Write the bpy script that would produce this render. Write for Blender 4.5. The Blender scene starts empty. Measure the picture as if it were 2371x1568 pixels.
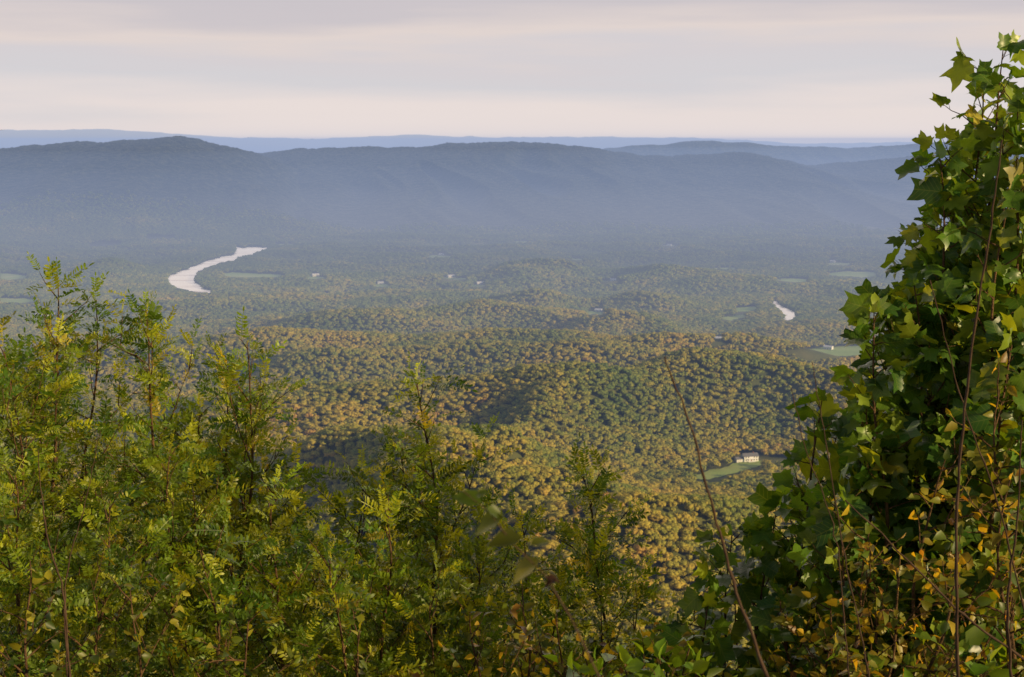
import bpy, math, random
import numpy as np
from mathutils import Vector, Matrix
rng = np.random.default_rng(7)
random.seed(7)
scene = bpy.context.scene
EZ = 1.6
FL = -400.0
TH = math.radians(7.95)
FPX = 1422.0
CT, ST = math.cos(TH), math.sin(TH)

# ---------------------------------------------------------------- survey helpers
def ray(px, py):
    a = px-512.0; b = 338.5-py
    return np.array([a, FPX*CT + b*ST, -FPX*ST + b*CT])
def at_depth(px, py, Y):
    r = ray(px, py); k = Y/r[1]
    return np.array([r[0]*k, Y, EZ+r[2]*k])
def on_plane(px, py, z):
    r = ray(px, py); k = (z-EZ)/r[2]
    return np.array([r[0]*k, r[1]*k, z])
def proj(X, Y, Z):
    dz = Z-EZ
    f = Y*CT - dz*ST
    u = Y*ST + dz*CT
    return 512+FPX*X/f, 338.5-FPX*u/f

def hash2(ix, iy, seed):
    h = (ix.astype(np.int64)*374761393 + iy.astype(np.int64)*668265263 + seed*1442695041) & 0x7fffffff
    h = ((h ^ (h >> 13))*1274126177) & 0x7fffffff
    h = h ^ (h >> 16)
    return (h & 0xffff)/65535.0
def vnoise(x, y, seed=0):
    x = np.asarray(x, float); y = np.asarray(y, float)
    ix = np.floor(x); iy = np.floor(y)
    fx = x-ix; fy = y-iy
    fx = fx*fx*fx*(fx*(fx*6-15)+10); fy = fy*fy*fy*(fy*(fy*6-15)+10)
    a = hash2(ix, iy, seed); b = hash2(ix+1, iy, seed)
    c = hash2(ix, iy+1, seed); d = hash2(ix+1, iy+1, seed)
    return (a*(1-fx)+b*fx)*(1-fy)+(c*(1-fx)+d*fx)*fy*1.0
def fbm(x, y, o=4, seed=0):
    s = 0; a = 1; t = 0
    for i in range(o):
        s = s+a*vnoise(x*2**i+i*17.3, y*2**i-i*9.1, seed+i); t += a; a *= .5
    return s/t*2-1
def sstep(a, b, x):
    t = np.clip((x-a)/(b-a), 0, 1); return t*t*(3-2*t)
def seg_dist(X, Y, a, b):
    dx, dy = b[0]-a[0], b[1]-a[1]
    L = dx*dx+dy*dy+1e-9
    t = np.clip(((X-a[0])*dx+(Y-a[1])*dy)/L, 0, 1)
    return np.hypot(X-a[0]-t*dx, Y-a[1]-t*dy), t
def in_poly(X, Y, P):
    c = np.zeros(np.shape(X), bool); n = len(P)
    for i in range(n):
        x1, y1 = P[i]; x2, y2 = P[(i+1) % n]
        if y1 == y2: continue
        m = ((y1 > Y) != (y2 > Y)) & (X < (x2-x1)*(Y-y1)/(y2-y1)+x1)
        c ^= m
    return c

# ---------------------------------------------------------------- layout of the valley
S = 1024/2371.0
def sc(L): return [(a*S, b*S) for a, b in L]
rgr = np.random.default_rng(3)
def rag(P, amp):
    out = []
    for i in range(len(P)):
        a, b = P[i], P[(i+1) % len(P)]
        n = max(2, int(math.hypot(a[0]-b[0], a[1]-b[1])/3))
        for j in range(n):
            t = j/n; out.append((a[0]*(1-t)+b[0]*t+rgr.normal()*amp*2.4, a[1]*(1-t)+b[1]*t+rgr.normal()*amp*.6))
    return out
river_px = [sc([(538,572),(622,573),(600,583),(562,597),(512,608),(472,623),(450,637),(446,651),(472,669),(500,679),(452,675),(402,663),(376,645),(415,629),(458,613),(500,598),(538,589)]),
            sc([(1788,695),(1798,697),(1807,707),(1830,717),(1845,727),(1841,735),(1824,742),(1813,738),(1815,729),(1806,717),(1790,704)])]
river_px = [rag(river_px[0], .6), rag(river_px[1], .3)]
def strip(x0, x1, y, h): return sc([(x0,y),(x0+(x1-x0)*.3,y-h*.6),(x0+(x1-x0)*.7,y-h*.4),(x1,y),(x0+(x1-x0)*.8,y+h*.5),(x0+(x1-x0)*.25,y+h*.45)])
field_px = [sc([(510,634),(540,631),(600,633),(650,636),(668,640),(620,641),(560,643),(525,640)]),
            sc([(1590,1108),(1640,1090),(1690,1078),(1720,1066),(1775,1067),(1752,1082),(1700,1095),(1640,1110)]),
            sc([(1812,817),(1860,809),(1900,805),(2010,799),(2090,803),(2105,816),(2020,822),(1900,826),(1850,824)]),
            sc([(1910,633),(1960,627),(2025,630),(2035,640),(1985,642),(1925,638)]),
            sc([(0,632),(40,635),(80,642),(30,647),(0,646)]),
            sc([(0,690),(60,691),(105,697),(50,701),(0,700)]),
            sc([(215,564),(260,560),(295,566),(240,571),(200,571)]),
            sc([(1700,714),(1740,709),(1765,715),(1735,721),(1705,721)]),
            sc([(1790,648),(1840,644),(1885,650),(1840,655),(1800,655)]),
            sc([(245,692),(300,691),(330,697),(270,700)]),
            sc([(1660,736),(1715,728),(1740,733),(1690,742)]),
            strip(330,440,550,5), strip(985,1050,594,6), strip(1010,1090,646,7), strip(1525,1580,571,5), strip(1380,1450,654,6), strip(1900,1990,611,5), strip(1990,2060,527,4),
            strip(860,910,661,7), strip(60,150,735,8), strip(700,760,643,6), strip(1350,1410,725,7), strip(1080,1130,662,6), strip(1640,1690,790,8), strip(2060,2130,692,12),
            strip(620,690,566,4), strip(1180,1250,560,4), strip(1300,1360,600,4), strip(1640,1720,622,4), strip(760,820,602,4)]
field_px = [rag(P, .5) for P in field_px]
house_px = [(1736,1068,0),(92,731,1),(122,733,2),(352,551,2),(1022,592,1),(1044,643,2),(882,658,1),(1112,659,2),
            (1420,651,1),(1386,722,1),(1550,570,1),(1918,809,1),(1928,608,1),(2042,524,2),(2088,690,1),(730,640,2),
            (985,1226,3),(1662,788,1)]
house_px = [(a*S, b*S, k) for a, b, k in house_px]
clear_w = []
for P in river_px+field_px:
    P = P[::3] if len(P) > 14 else P
    clear_w.append([tuple(on_plane(a, b, FL)[:2]) for a, b in P])
hill_lines = [
 ([(930,388,50),(830,376,56),(760,362,66),(690,353,84),(620,359,86),(540,370,78),(470,380,64),(420,387,56),(350,393,48),(280,393,44)], 130),
 ([(690,356,80),(665,385,62),(640,410,36)], 85),
 ([(570,366,82),(545,390,70),(515,420,46)], 85),
 ([(790,350,36),(740,341,46),(660,336,56),(560,329,62),(480,327,64),(400,330,58),(330,332,54),(230,336,48),(100,339,44)], 115),
 ([(640,350,46),(560,346,54),(480,342,58),(400,348,50),(300,355,42)], 75),
 ([(340,430,60),(400,419,82),(440,421,82),(490,433,66),(545,448,42),(590,460,18)], 85),
 ([(400,481,38),(450,479,52),(500,479,52),(560,483,42),(610,490,28)], 70),
 ([(480,520,26),(560,518,38),(620,508,48),(690,506,42),(740,506,26)], 70),
 ([(860,418,22),(800,416,26),(740,428,14)], 80),
 ([(560,410,44),(610,406,54),(650,410,46),(690,420,22)], 70),
 ([(720,268,34),(640,264,34),(560,262,34),(480,267,32)], 170),
 ([(120,252,54),(175,252,52),(215,249,32)], 130),
 ([(700,291,30),(640,287,34),(560,291,32)], 130),
 ([(640,308,34),(500,303,40),(400,309,38),(340,314,32)], 115),
 ([(760,332,28),(700,321,34),(620,315,34)], 95),
 ([(860,318,28),(800,323,28),(740,331,24)], 95),
]
hill_w = []
for pts, w in hill_lines:
    hill_w.append(([(*on_plane(a, b, FL+h*1.1+12)[:2], h*1.15) for a, b, h in pts], w))

ridges = [
 dict(Yf=5300, Yc=7800, Yb=9500, P=[(-260,160),(-100,152),(0,147.5),(40,144),(60,141),(95,141.5),(112,140),(125,138),(160,136.3),(178,134),(190,134.5),(205,139),(235,146),(258,151),(290,166),(330,188),(400,212),(500,238),(560,250),(1300,330)], A=165, s=11),
 dict(Yf=5800, Yc=9200, Yb=11000, P=[(-260,200),(150,165),(240,154),(300,148.5),(380,147),(450,143.5),(490,141.5),(510,140.5),(560,144),(600,147.5),(640,155),(700,152.5),(745,150.5),(790,160),(812,164),(850,162),(900,156),(960,149),(1024,142),(1150,136),(1300,134)], A=200, s=23),
 dict(Yf=10300, Yc=12500, Yb=14000, P=[(-260,180),(500,165),(560,152),(620,146),(700,140.5),(740,141.5),(780,146),(850,147.5),(900,145),(930,142),(1024,137),(1300,134)], A=60, s=31),
 dict(Yf=16500, Yc=20000, Yb=23000, P=[(-260,131),(0,130),(110,129),(170,133),(230,137),(310,138.5),(360,137),(410,134),(440,136),(520,137),(600,136.5),(700,138),(745,140),(790,143),(850,143),(900,142),(1100,143),(1300,140)], A=60, s=41),
]
def crest_z(R, X):
    px = 512+FPX*X/(R['Yc']*CT)
    pp = np.array(R['P'])
    py = sum(np.interp(px+o, pp[:, 0], pp[:, 1]) for o in (-6,-3,0,3,6))/5
    zc = EZ+(140-py)/1448.0*R['Yc']
    return zc + fbm(X/190.0, X*0, 4, R['s'])*15
def ridge_h(R, X, Y):
    zc = crest_z(R, X)+(fbm(X/18.0, Y/30.0, 2, R['s']+2)*6 if R['Yc'] < 10000 else 0)
    t = np.clip((Y-R['Yf'])/(R['Yc']-R['Yf']), -.2, 1)
    tt = np.clip(t, 0, 1)
    shape = .30*tt+.70*tt**2*(3-2*tt)
    wob = fbm(Y/1500.0+3, X/2500.0, 2, R['s']+5)*260
    gul = fbm((X+wob+.25*(Y-R['Yf']))/640.0, Y/3200.0, 4, R['s']+9)
    z = (FL-12)+(zc-FL+12)*shape + R['A']*(gul*.6+.2-np.abs(gul)*1.1)*(4*tt*(1-tt))**.8
    z = np.minimum(z, (FL-12)+(zc-FL+6)*np.maximum(shape, .02)**.6)
    back = np.clip((Y-R['Yc'])/(R['Yb']-R['Yc']), 0, 1)
    z = z-(zc-FL+30)*back**1.2
    return np.where(t < 0, FL-12+t*100, z)

def ground_h(X, Y):
    X = np.asarray(X, float); Y = np.asarray(Y, float)
    hill = np.zeros_like(X)
    for pts, w in hill_w:
        best = np.zeros_like(X)
        for i in range(len(pts)-1):
            d, t = seg_dist(X, Y, pts[i], pts[i+1])
            h = pts[i][2]*(1-t)+pts[i+1][2]*t
            best = np.maximum(best, h*np.exp(-(d/w)**2))
        hill = np.maximum(hill, best)+0.12*np.minimum(hill, best)
    q = fbm(X/620.0+.3*Y/620.0, Y/250.0, 4, 3)
    n = 42*(.30-np.abs(q)*1.3)+fbm(X/150.0, Y/150.0, 2, 13)*6
    n = n*sstep(900, 1300, Y)
    z = hill+n
    fac = np.ones_like(X)
    for j, P in enumerate(clear_w):
        cx = sum(p[0] for p in P)/len(P); cy = sum(p[1] for p in P)/len(P)
        m = (np.abs(X-cx) < 1500) & (np.abs(Y-cy) < 1500)
        if not m.any(): continue
        xs_, ys_ = X[m], Y[m]
        d = np.full_like(xs_, 1e9)
        for i in range(len(P)):
            dd, _ = seg_dist(xs_, ys_, P[i], P[(i+1) % len(P)]); d = np.minimum(d, dd)
        d = np.where(in_poly(xs_, ys_, P), 0, d)
        fac[m] = fac[m]*sstep(8, 240 if j < 13 else 120, d)
    z = FL+z*fac
    z = np.where(Y > 7000, FL, z)
    slope = -0.12*Y-0.35*np.maximum(Y-1.2, 0)
    slope = np.where(Y > 0, slope, -0.02*Y)+fbm(X/9.0, Y/9.0, 3, 77)*0.35*sstep(1, 6, Y)
    k = 14.0
    m = np.maximum(slope, z)
    return m + k*np.exp(-np.abs(slope-z)/k)*.5*sstep(300, 700, Y)

# ---------------------------------------------------------------- material helpers
def new_mat(name):
    m = bpy.data.materials.new(name); m.use_nodes = True
    nt = m.node_tree; nt.nodes.clear()
    out = nt.nodes.new('ShaderNodeOutputMaterial')
    return m, nt, out
def N(nt, t, **kw):
    n = nt.nodes.new(t)
    for k, v in kw.items(): setattr(n, k, v)
    return n
def ramp(nt, stops, src):
    r = N(nt, 'ShaderNodeValToRGB')
    e = r.color_ramp.elements
    while len(e) < len(stops): e.new(.5)
    for i, (p, c) in enumerate(stops):
        e[i].position = p; e[i].color = (*c, 1)
    nt.links.new(src, r.inputs[0]); return r
def noise_mat(name, stops, scale, rough=.9, detail=6, bump=0, coord='Object', bscale=None, spec=.2, bdist=1.0):
    m, nt, out = new_mat(name)
    tc = N(nt, 'ShaderNodeTexCoord'); nz = N(nt, 'ShaderNodeTexNoise')
    nz.inputs['Scale'].default_value = scale; nz.inputs['Detail'].default_value = detail
    nt.links.new(tc.outputs[coord], nz.inputs['Vector'])
    r = ramp(nt, stops, nz.outputs['Fac'])
    b = N(nt, 'ShaderNodeBsdfPrincipled'); b.inputs['Roughness'].default_value = rough
    b.inputs['Specular IOR Level'].default_value = spec
    nt.links.new(r.outputs[0], b.inputs['Base Color'])
    if bump:
        n2 = N(nt, 'ShaderNodeTexNoise'); n2.inputs['Scale'].default_value = bscale or scale*4
        n2.inputs['Detail'].default_value = 4
        nt.links.new(tc.outputs[coord], n2.inputs['Vector'])
        bp = N(nt, 'ShaderNodeBump'); bp.inputs['Strength'].default_value = bump; bp.inputs['Distance'].default_value = bdist
        nt.links.new(n2.outputs['Fac'], bp.inputs['Height']); nt.links.new(bp.outputs[0], b.inputs['Normal'])
    nt.links.new(b.outputs[0], out.inputs['Surface'])
    return m
M_floor = noise_mat('forest_floor', [(.3,(.07,.09,.022)),(.5,(.12,.13,.034)),(.7,(.17,.16,.045))], .02, bump=.5, bscale=.3)
M_ridge = noise_mat('wooded_mountain', [(.35,(.022,.038,.026)),(.5,(.046,.064,.038)),(.65,(.095,.105,.052))], .03, detail=8, bump=1, bscale=.06, bdist=10)
M_far = noise_mat('distant_mountain', [(.35,(.03,.04,.04)),(.6,(.04,.05,.045))], .002)
M_field = noise_mat('meadow_grass', [(.3,(.22,.33,.07)),(.5,(.31,.42,.09)),(.7,(.42,.45,.14))], .012, bump=.3, bscale=.4)
M_bark = noise_mat('bark', [(.3,(.06,.036,.02)),(.7,(.19,.11,.055))], 30, bump=.4)
M_fbark = noise_mat('tree_bark', [(.3,(.05,.04,.03)),(.7,(.12,.1,.08))], 2)
M_dry = noise_mat('dry_stalk', [(.3,(.045,.026,.018)),(.7,(.11,.068,.045))], 20)
M_white = noise_mat('white_siding', [(.3,(.76,.76,.74)),(.7,(.86,.85,.83))], .8, rough=.6)
M_tan = noise_mat('pale_siding', [(.3,(.66,.63,.58)),(.7,(.75,.72,.68))], .8, rough=.7)
M_roof = noise_mat('grey_shingle', [(.3,(.16,.16,.17)),(.7,(.25,.25,.26))], 1.5)
M_metal = noise_mat('pale_metal_roof', [(.3,(.62,.62,.64)),(.7,(.72,.72,.73))], .6, rough=.4)
M_glass = noise_mat('window_glass', [(.3,(.03,.035,.04)),(.7,(.06,.065,.07))], 1, rough=.15, spec=.6)
M_brick = noise_mat('chimney_brick', [(.3,(.22,.10,.07)),(.7,(.32,.15,.1))], 4)

M_water, nt, out = new_mat('river_water')
b = N(nt, 'ShaderNodeBsdfPrincipled'); b.inputs['Roughness'].default_value = .52
b.inputs['Metallic'].default_value = 1.0
tc = N(nt, 'ShaderNodeTexCoord'); mp = N(nt, 'ShaderNodeMapping'); mp.inputs['Scale'].default_value = (.004,.02,.02)
nz = N(nt, 'ShaderNodeTexNoise'); nz.inputs['Scale'].default_value = 1; nz.inputs['Detail'].default_value = 6
nt.links.new(tc.outputs['Object'], mp.inputs[0]); nt.links.new(mp.outputs[0], nz.inputs['Vector'])
rr = ramp(nt, [(.36,(.70,.62,.55)),(.45,(1,.94,.84)),(.7,(1,.97,.9))], nz.outputs['Fac']); nt.links.new(rr.outputs[0], b.inputs['Base Color'])
nz2 = N(nt, 'ShaderNodeTexNoise'); nz2.inputs['Scale'].default_value = .25; nz2.inputs['Detail'].default_value = 2
nt.links.new(tc.outputs['Object'], nz2.inputs['Vector'])
bp = N(nt, 'ShaderNodeBump'); bp.inputs['Strength'].default_value = 1; bp.inputs['Distance'].default_value = 1.6
nt.links.new(nz2.outputs['Fac'], bp.inputs['Height']); nt.links.new(bp.outputs[0], b.inputs['Normal'])
nt.links.new(b.outputs[0], out.inputs['Surface'])

# forest canopy
M_canopy, nt, out = new_mat('canopy_leaves')
oi = N(nt, 'ShaderNodeObjectInfo'); ge = N(nt, 'ShaderNodeNewGeometry')
n1 = N(nt, 'ShaderNodeTexNoise'); n1.inputs['Scale'].default_value = .005; n1.inputs['Detail'].default_value = 6; n1.inputs['Roughness'].default_value = .65
nt.links.new(ge.outputs['Position'], n1.inputs['Vector'])
ma = N(nt, 'ShaderNodeMath', operation='MULTIPLY_ADD'); ma.inputs[1].default_value = 2.2; ma.inputs[2].default_value = -.76
nt.links.new(n1.outputs['Fac'], ma.inputs[0])
mb = N(nt, 'ShaderNodeMath', operation='MULTIPLY'); mb.inputs[1].default_value = .44; nt.links.new(oi.outputs['Random'], mb.inputs[0])
ad0 = N(nt, 'ShaderNodeMath', operation='ADD'); nt.links.new(ma.outputs[0], ad0.inputs[0]); nt.links.new(mb.outputs[0], ad0.inputs[1])
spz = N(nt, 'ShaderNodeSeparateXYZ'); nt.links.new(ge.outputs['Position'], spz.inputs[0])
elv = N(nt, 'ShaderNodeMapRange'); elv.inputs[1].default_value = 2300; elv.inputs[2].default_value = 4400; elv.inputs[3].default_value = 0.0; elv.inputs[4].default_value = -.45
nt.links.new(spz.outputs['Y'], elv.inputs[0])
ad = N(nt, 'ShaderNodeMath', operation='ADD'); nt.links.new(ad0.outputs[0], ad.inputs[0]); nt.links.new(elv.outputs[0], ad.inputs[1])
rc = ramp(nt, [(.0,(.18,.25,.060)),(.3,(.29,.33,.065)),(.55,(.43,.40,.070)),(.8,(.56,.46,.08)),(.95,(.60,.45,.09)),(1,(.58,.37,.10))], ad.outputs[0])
n2 = N(nt, 'ShaderNodeTexNoise'); n2.inputs['Scale'].default_value = .3; n2.inputs['Detail'].default_value = 4
nt.links.new(ge.outputs['Position'], n2.inputs['Vector'])
r2 = ramp(nt, [(.3,(.8,.8,.8)),(.7,(1.12,1.12,1.12))], n2.outputs['Fac'])
mx = N(nt, 'ShaderNodeMix', data_type='RGBA', blend_type='MULTIPLY'); mx.inputs[0].default_value = 1
nt.links.new(rc.outputs[0], mx.inputs[6]); nt.links.new(r2.outputs[0], mx.inputs[7])
b = N(nt, 'ShaderNodeBsdfDiffuse'); nt.links.new(mx.outputs[2], b.inputs['Color'])
tl = N(nt, 'ShaderNodeBsdfTranslucent'); nt.links.new(mx.outputs[2], tl.inputs['Color'])
ms = N(nt, 'ShaderNodeMixShader'); ms.inputs[0].default_value = .30
nt.links.new(b.outputs[0], ms.inputs[1]); nt.links.new(tl.outputs[0], ms.inputs[2]); nt.links.new(ms.outputs[0], out.inputs['Surface'])

def leaf_mat(name, trans=.4, rough=.42, veins=False):
    m, nt, out = new_mat(name)
    at = N(nt, 'ShaderNodeAttribute'); at.attribute_name = 'leafcol'
    col = at.outputs['Color']
    tc = N(nt, 'ShaderNodeTexCoord'); nz = N(nt, 'ShaderNodeTexNoise'); nz.inputs['Scale'].default_value = 14; nz.inputs['Detail'].default_value = 3
    nt.links.new(tc.outputs['Object'], nz.inputs['Vector'])
    r = ramp(nt, [(.3,(.75,.75,.75)),(.7,(1.2,1.2,1.2))], nz.outputs['Fac'])
    mx = N(nt, 'ShaderNodeMix', data_type='RGBA', blend_type='MULTIPLY'); mx.inputs[0].default_value = 1
    nt.links.new(col, mx.inputs[6]); nt.links.new(r.outputs[0], mx.inputs[7]); col = mx.outputs[2]
    if veins:
        uv = N(nt, 'ShaderNodeUVMap'); uv.uv_map = 'leafuv'
        sp = N(nt, 'ShaderNodeSeparateXYZ'); nt.links.new(uv.outputs[0], sp.inputs[0])
        av = N(nt, 'ShaderNodeMath', operation='ABSOLUTE'); nt.links.new(sp.outputs['Y'], av.inputs[0])
        l1 = N(nt, 'ShaderNodeMath', operation='LESS_THAN'); l1.inputs[1].default_value = .012; nt.links.new(av.outputs[0], l1.inputs[0])
        s1 = N(nt, 'ShaderNodeMath', operation='MULTIPLY_ADD'); s1.inputs[1].default_value = -.8; nt.links.new(av.outputs[0], s1.inputs[0]); nt.links.new(sp.outputs['X'], s1.inputs[2])
        s2 = N(nt, 'ShaderNodeMath', operation='MULTIPLY'); s2.inputs[1].default_value = 6.5; nt.links.new(s1.outputs[0], s2.inputs[0])
        s3 = N(nt, 'ShaderNodeMath', operation='FRACT'); nt.links.new(s2.outputs[0], s3.inputs[0])
        s4 = N(nt, 'ShaderNodeMath', operation='LESS_THAN'); s4.inputs[1].default_value = .09; nt.links.new(s3.outputs[0], s4.inputs[0])
        mxx = N(nt, 'ShaderNodeMath', operation='MAXIMUM'); nt.links.new(l1.outputs[0], mxx.inputs[0]); nt.links.new(s4.outputs[0], mxx.inputs[1])
        ff = N(nt, 'ShaderNodeMath', operation='MULTIPLY'); ff.inputs[1].default_value = .45; nt.links.new(mxx.outputs[0], ff.inputs[0])
        m2 = N(nt, 'ShaderNodeMix', data_type='RGBA'); nt.links.new(ff.outputs[0], m2.inputs[0])
        nt.links.new(col, m2.inputs[6]); m2.inputs[7].default_value = (.22,.28,.06,1); col = m2.outputs[2]
    b = N(nt, 'ShaderNodeBsdfPrincipled'); b.inputs['Roughness'].default_value = rough; b.inputs['Specular IOR Level'].default_value = .45
    nt.links.new(col, b.inputs['Base Color'])
    tr = N(nt, 'ShaderNodeBsdfTranslucent')
    m3 = N(nt, 'ShaderNodeMix', data_type='RGBA', blend_type='MULTIPLY'); m3.inputs[0].default_value = 1
    nt.links.new(col, m3.inputs[6]); m3.inputs[7].default_value = (3.0,2.2,.45,1); nt.links.new(m3.outputs[2], tr.inputs['Color'])
    ms = N(nt, 'ShaderNodeMixShader'); ms.inputs[0].default_value = trans
    nt.links.new(b.outputs[0], ms.inputs[1]); nt.links.new(tr.outputs[0], ms.inputs[2]); nt.links.new(ms.outputs[0], out.inputs['Surface'])
    return m
M_leaf = leaf_mat('shrub_leaf', trans=.42)
M_tulip = leaf_mat('lobed_leaf', trans=.36, rough=.36, veins=True)

# ---------------------------------------------------------------- mesh helpers
col = scene.collection
def np_mesh(name, V, F, mat, smooth=False):
    me = bpy.data.meshes.new(name)
    if isinstance(F, np.ndarray) and F.ndim == 2:
        n, k = F.shape
        me.vertices.add(len(V)); me.vertices.foreach_set('co', np.asarray(V, np.float32).ravel())
        me.loops.add(n*k); me.loops.foreach_set('vertex_index', F.astype(np.int32).ravel())
        me.polygons.add(n); me.polygons.foreach_set('loop_start', np.arange(0, n*k, k, dtype=np.int32))
        me.update(calc_edges=True)
    else:
        me.from_pydata([tuple(v) for v in V], [], [tuple(int(i) for i in f) for f in F]); me.update()
    me.materials.append(mat)
    if smooth: me.polygons.foreach_set('use_smooth', np.ones(len(me.polygons), bool))
    return me
def add(name, me, parent=None, loc=None, **props):
    o = bpy.data.objects.new(name, me); col.objects.link(o)
    if parent: o.parent = parent
    if loc is not None: o.location = loc
    for k, v in props.items(): o[k] = v
    return o
def grid_faces(r, c):
    i = np.arange(r-1)[:, None]*c+np.arange(c-1)[None, :]
    i = i.ravel()
    return np.stack([i, i+1, i+c+1, i+c], 1)

# ---------------------------------------------------------------- ground
Yr = np.concatenate([np.arange(-30, 0, 3), np.arange(0, 30, .5), np.arange(30, 200, 5), np.arange(200, 900, 12), np.arange(900, 3200, 8), np.arange(3200, 7200, 16), np.geomspace(7200, 60000, 30)])
U = np.linspace(-1, 1, 460)
YY, UU = np.meshgrid(Yr, U, indexing='ij')
XX = UU*(40+.62*np.maximum(YY, 0))
ZZ = ground_h(XX, YY)
add('ground', np_mesh('ground', np.stack([XX, YY, ZZ], -1).reshape(-1, 3), grid_faces(len(Yr), len(U)), M_floor, True),
    kind='structure', label='wooded slope falling into a broad rolling valley', category='ground')
for k, R in enumerate(ridges):
    xs = np.arange(-1, 1.0001, .0014)*R['Yc']*.52
    ys = np.concatenate([np.linspace(R['Yf']-200, R['Yc'], 110), np.linspace(R['Yc'], R['Yb'], 14)[1:]])
    Y2, X2 = np.meshgrid(ys, xs, indexing='ij')
    Z2 = ridge_h(R, X2, Y2)
    add('mountain_ridge', np_mesh('mountain_ridge', np.stack([X2, Y2, Z2], -1).reshape(-1, 3), grid_faces(len(ys), len(xs)), M_ridge if k < 3 else M_far, True),
        kind='structure', label='long forested mountain ridge beyond the valley', category='mountain')

def flat(name, P, z, mat, **kw):
    W = [on_plane(a, b, z) for a, b in P]
    me = bpy.data.meshes.new(name); me.from_pydata([tuple(w) for w in W], [], [list(range(len(W)))]); me.materials.append(mat)
    return add(name, me, **kw)
for P in river_px:
    flat('river', P, FL+1.0, M_water, kind='structure', label='bright winding river reflecting the pale evening sky', category='river')
for P in field_px:
    flat('field', P, FL+.6, M_field, kind='structure', label='open green meadow enclosed by woodland', category='field')

# ---------------------------------------------------------------- forest
def ico(sub):
    import bmesh
    bm = bmesh.new(); bmesh.ops.create_icosphere(bm, subdivisions=sub, radius=1)
    V = np.array([v.co[:] for v in bm.verts]); F = np.array([[v.index for v in f.verts] for f in bm.faces]); bm.free(); return V, F
IV, IF = ico(2)
def crown_geo(r, kind):
    VV, FF = [], []; n = 0
    nl = 15
    sq = r.uniform(.75, 1.2)
    for i in range(nl):
        d = r.normal(size=3); d /= np.linalg.norm(d)
        if kind == 0: c = d*np.array([.70*sq,.70/sq,.38])*r.uniform(.5, 1)
        elif kind == 1: c = d*np.array([.58,.58,.50])*r.uniform(.5, 1)
        else: c = d*np.array([.80*sq,.76/sq,.26])*r.uniform(.5, 1)
        rad = r.uniform(.22, .46)
        v = IV*(1+r.normal(size=(len(IV), 1))*.12)*rad*np.array([1, 1, .85])+c
        VV.append(v); FF.append(IF+n); n += len(v)
    V = np.concatenate(VV); F = np.concatenate(FF)
    m = 260
    idx = r.integers(0, len(V), m); c = V[idx]; cc = c/np.linalg.norm(c, axis=1)[:, None]
    tri = c[:, None, :]+cc[:, None, :]*r.uniform(0, .16, (m, 1, 1))+r.normal(size=(m, 3, 3))*.085
    V = np.concatenate([V, tri.reshape(-1, 3)]); F = np.concatenate([F, np.arange(m*3).reshape(-1, 3)+n])
    return V, F
def tube(pts, rad, sides=5):
    pts = np.asarray(pts, float); n = len(pts)
    rad = np.broadcast_to(rad, (n,))
    t = np.gradient(pts, axis=0); t /= np.linalg.norm(t, axis=1)[:, None]+1e-9
    ref = np.where(np.abs(t[:, 2:3]) > .9, np.array([[1., 0, 0]]), np.array([[0, 0, 1.]]))
    a = np.cross(t, ref); a /= np.linalg.norm(a, axis=1)[:, None]+1e-9
    b = np.cross(t, a)
    an = np.arange(sides)*2*np.pi/sides
    V = pts[:, None, :]+rad[:, None, None]*(np.cos(an)[None, :, None]*a[:, None, :]+np.sin(an)[None, :, None]*b[:, None, :])
    i = np.arange(n-1)[:, None]*sides; j = np.arange(sides)[None, :]; j2 = (j+1) % sides
    F = np.stack([i+j, i+j2, i+sides+j2, i+sides+j], -1).reshape(-1, 4)
    return V.reshape(-1, 3), F
crowns, trunks = [], []
NV = 8
for k in range(NV):
    r = np.random.default_rng(100+k)
    V, F = crown_geo(r, k % 3)
    V[:, 2] += 1.3
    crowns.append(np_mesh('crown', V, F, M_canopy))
    tv, tf = [], []; n = 0
    v, f = tube([(0,0,-.3),(0.02,.01,.6),(0,.03,1.3),(.03,0,1.6)], [.07,.055,.04,.015]); tv.append(v); tf.append(f+n); n += len(v)
    for q in range(4):
        a = q*1.7+k
        v, f = tube([(0,.01,.6+.2*q),(.3*math.cos(a),.3*math.sin(a),.9+.2*q),(.5*math.cos(a),.5*math.sin(a),1.15+.15*q)], [.03,.02,.01]); tv.append(v); tf.append(f+n); n += len(v)
    trunks.append(np_mesh('trunk', np.concatenate(tv), np.concatenate(tf), M_fbark))
pts = []
for (y0, y1, s) in [(700,1900,6.1),(1900,3200,6.3),(3200,4600,7.2),(4600,6300,8.8)]:
    w = .43*y1+60
    gx, gy = np.meshgrid(np.arange(-w, w, s), np.arange(y0, y1, s))
    gx = gx.ravel()+rng.uniform(-.95, .95, gx.size)*s; gy = gy.ravel()+rng.uniform(-.95, .95, gy.size)*s
    k = np.abs(gx) < .41*gy+50
    gx, gy = gx[k], gy[k]
    pts.append(np.stack([gx, gy, np.full(gx.size, s)], 1))
T = np.concatenate(pts)
gz = ground_h(T[:, 0], T[:, 1])
for R in ridges[:2]:
    gz = np.maximum(gz, np.where((T[:, 1] > R['Yf']-200) & (T[:, 1] < R['Yb']), ridge_h(R, T[:, 0], T[:, 1]), -1e9))
keep = np.ones(len(T), bool)
tops = gz+11
for hz in (0, .5, 1):
    z = gz+(tops-gz)*hz
    px, py = proj(T[:, 0], T[:, 1], z)
    for P in river_px+field_px:
        keep &= ~in_poly(px, py, P)
    for hx, hy, k in house_px:
        wx = 13 if k in (0, ) else 5
        keep &= ~((np.abs(px-hx) < wx) & (py > hy-(8 if k in (0,3) else 2.5)) & (py < hy+(3 if k in (0,3) else 1.5)))
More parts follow.
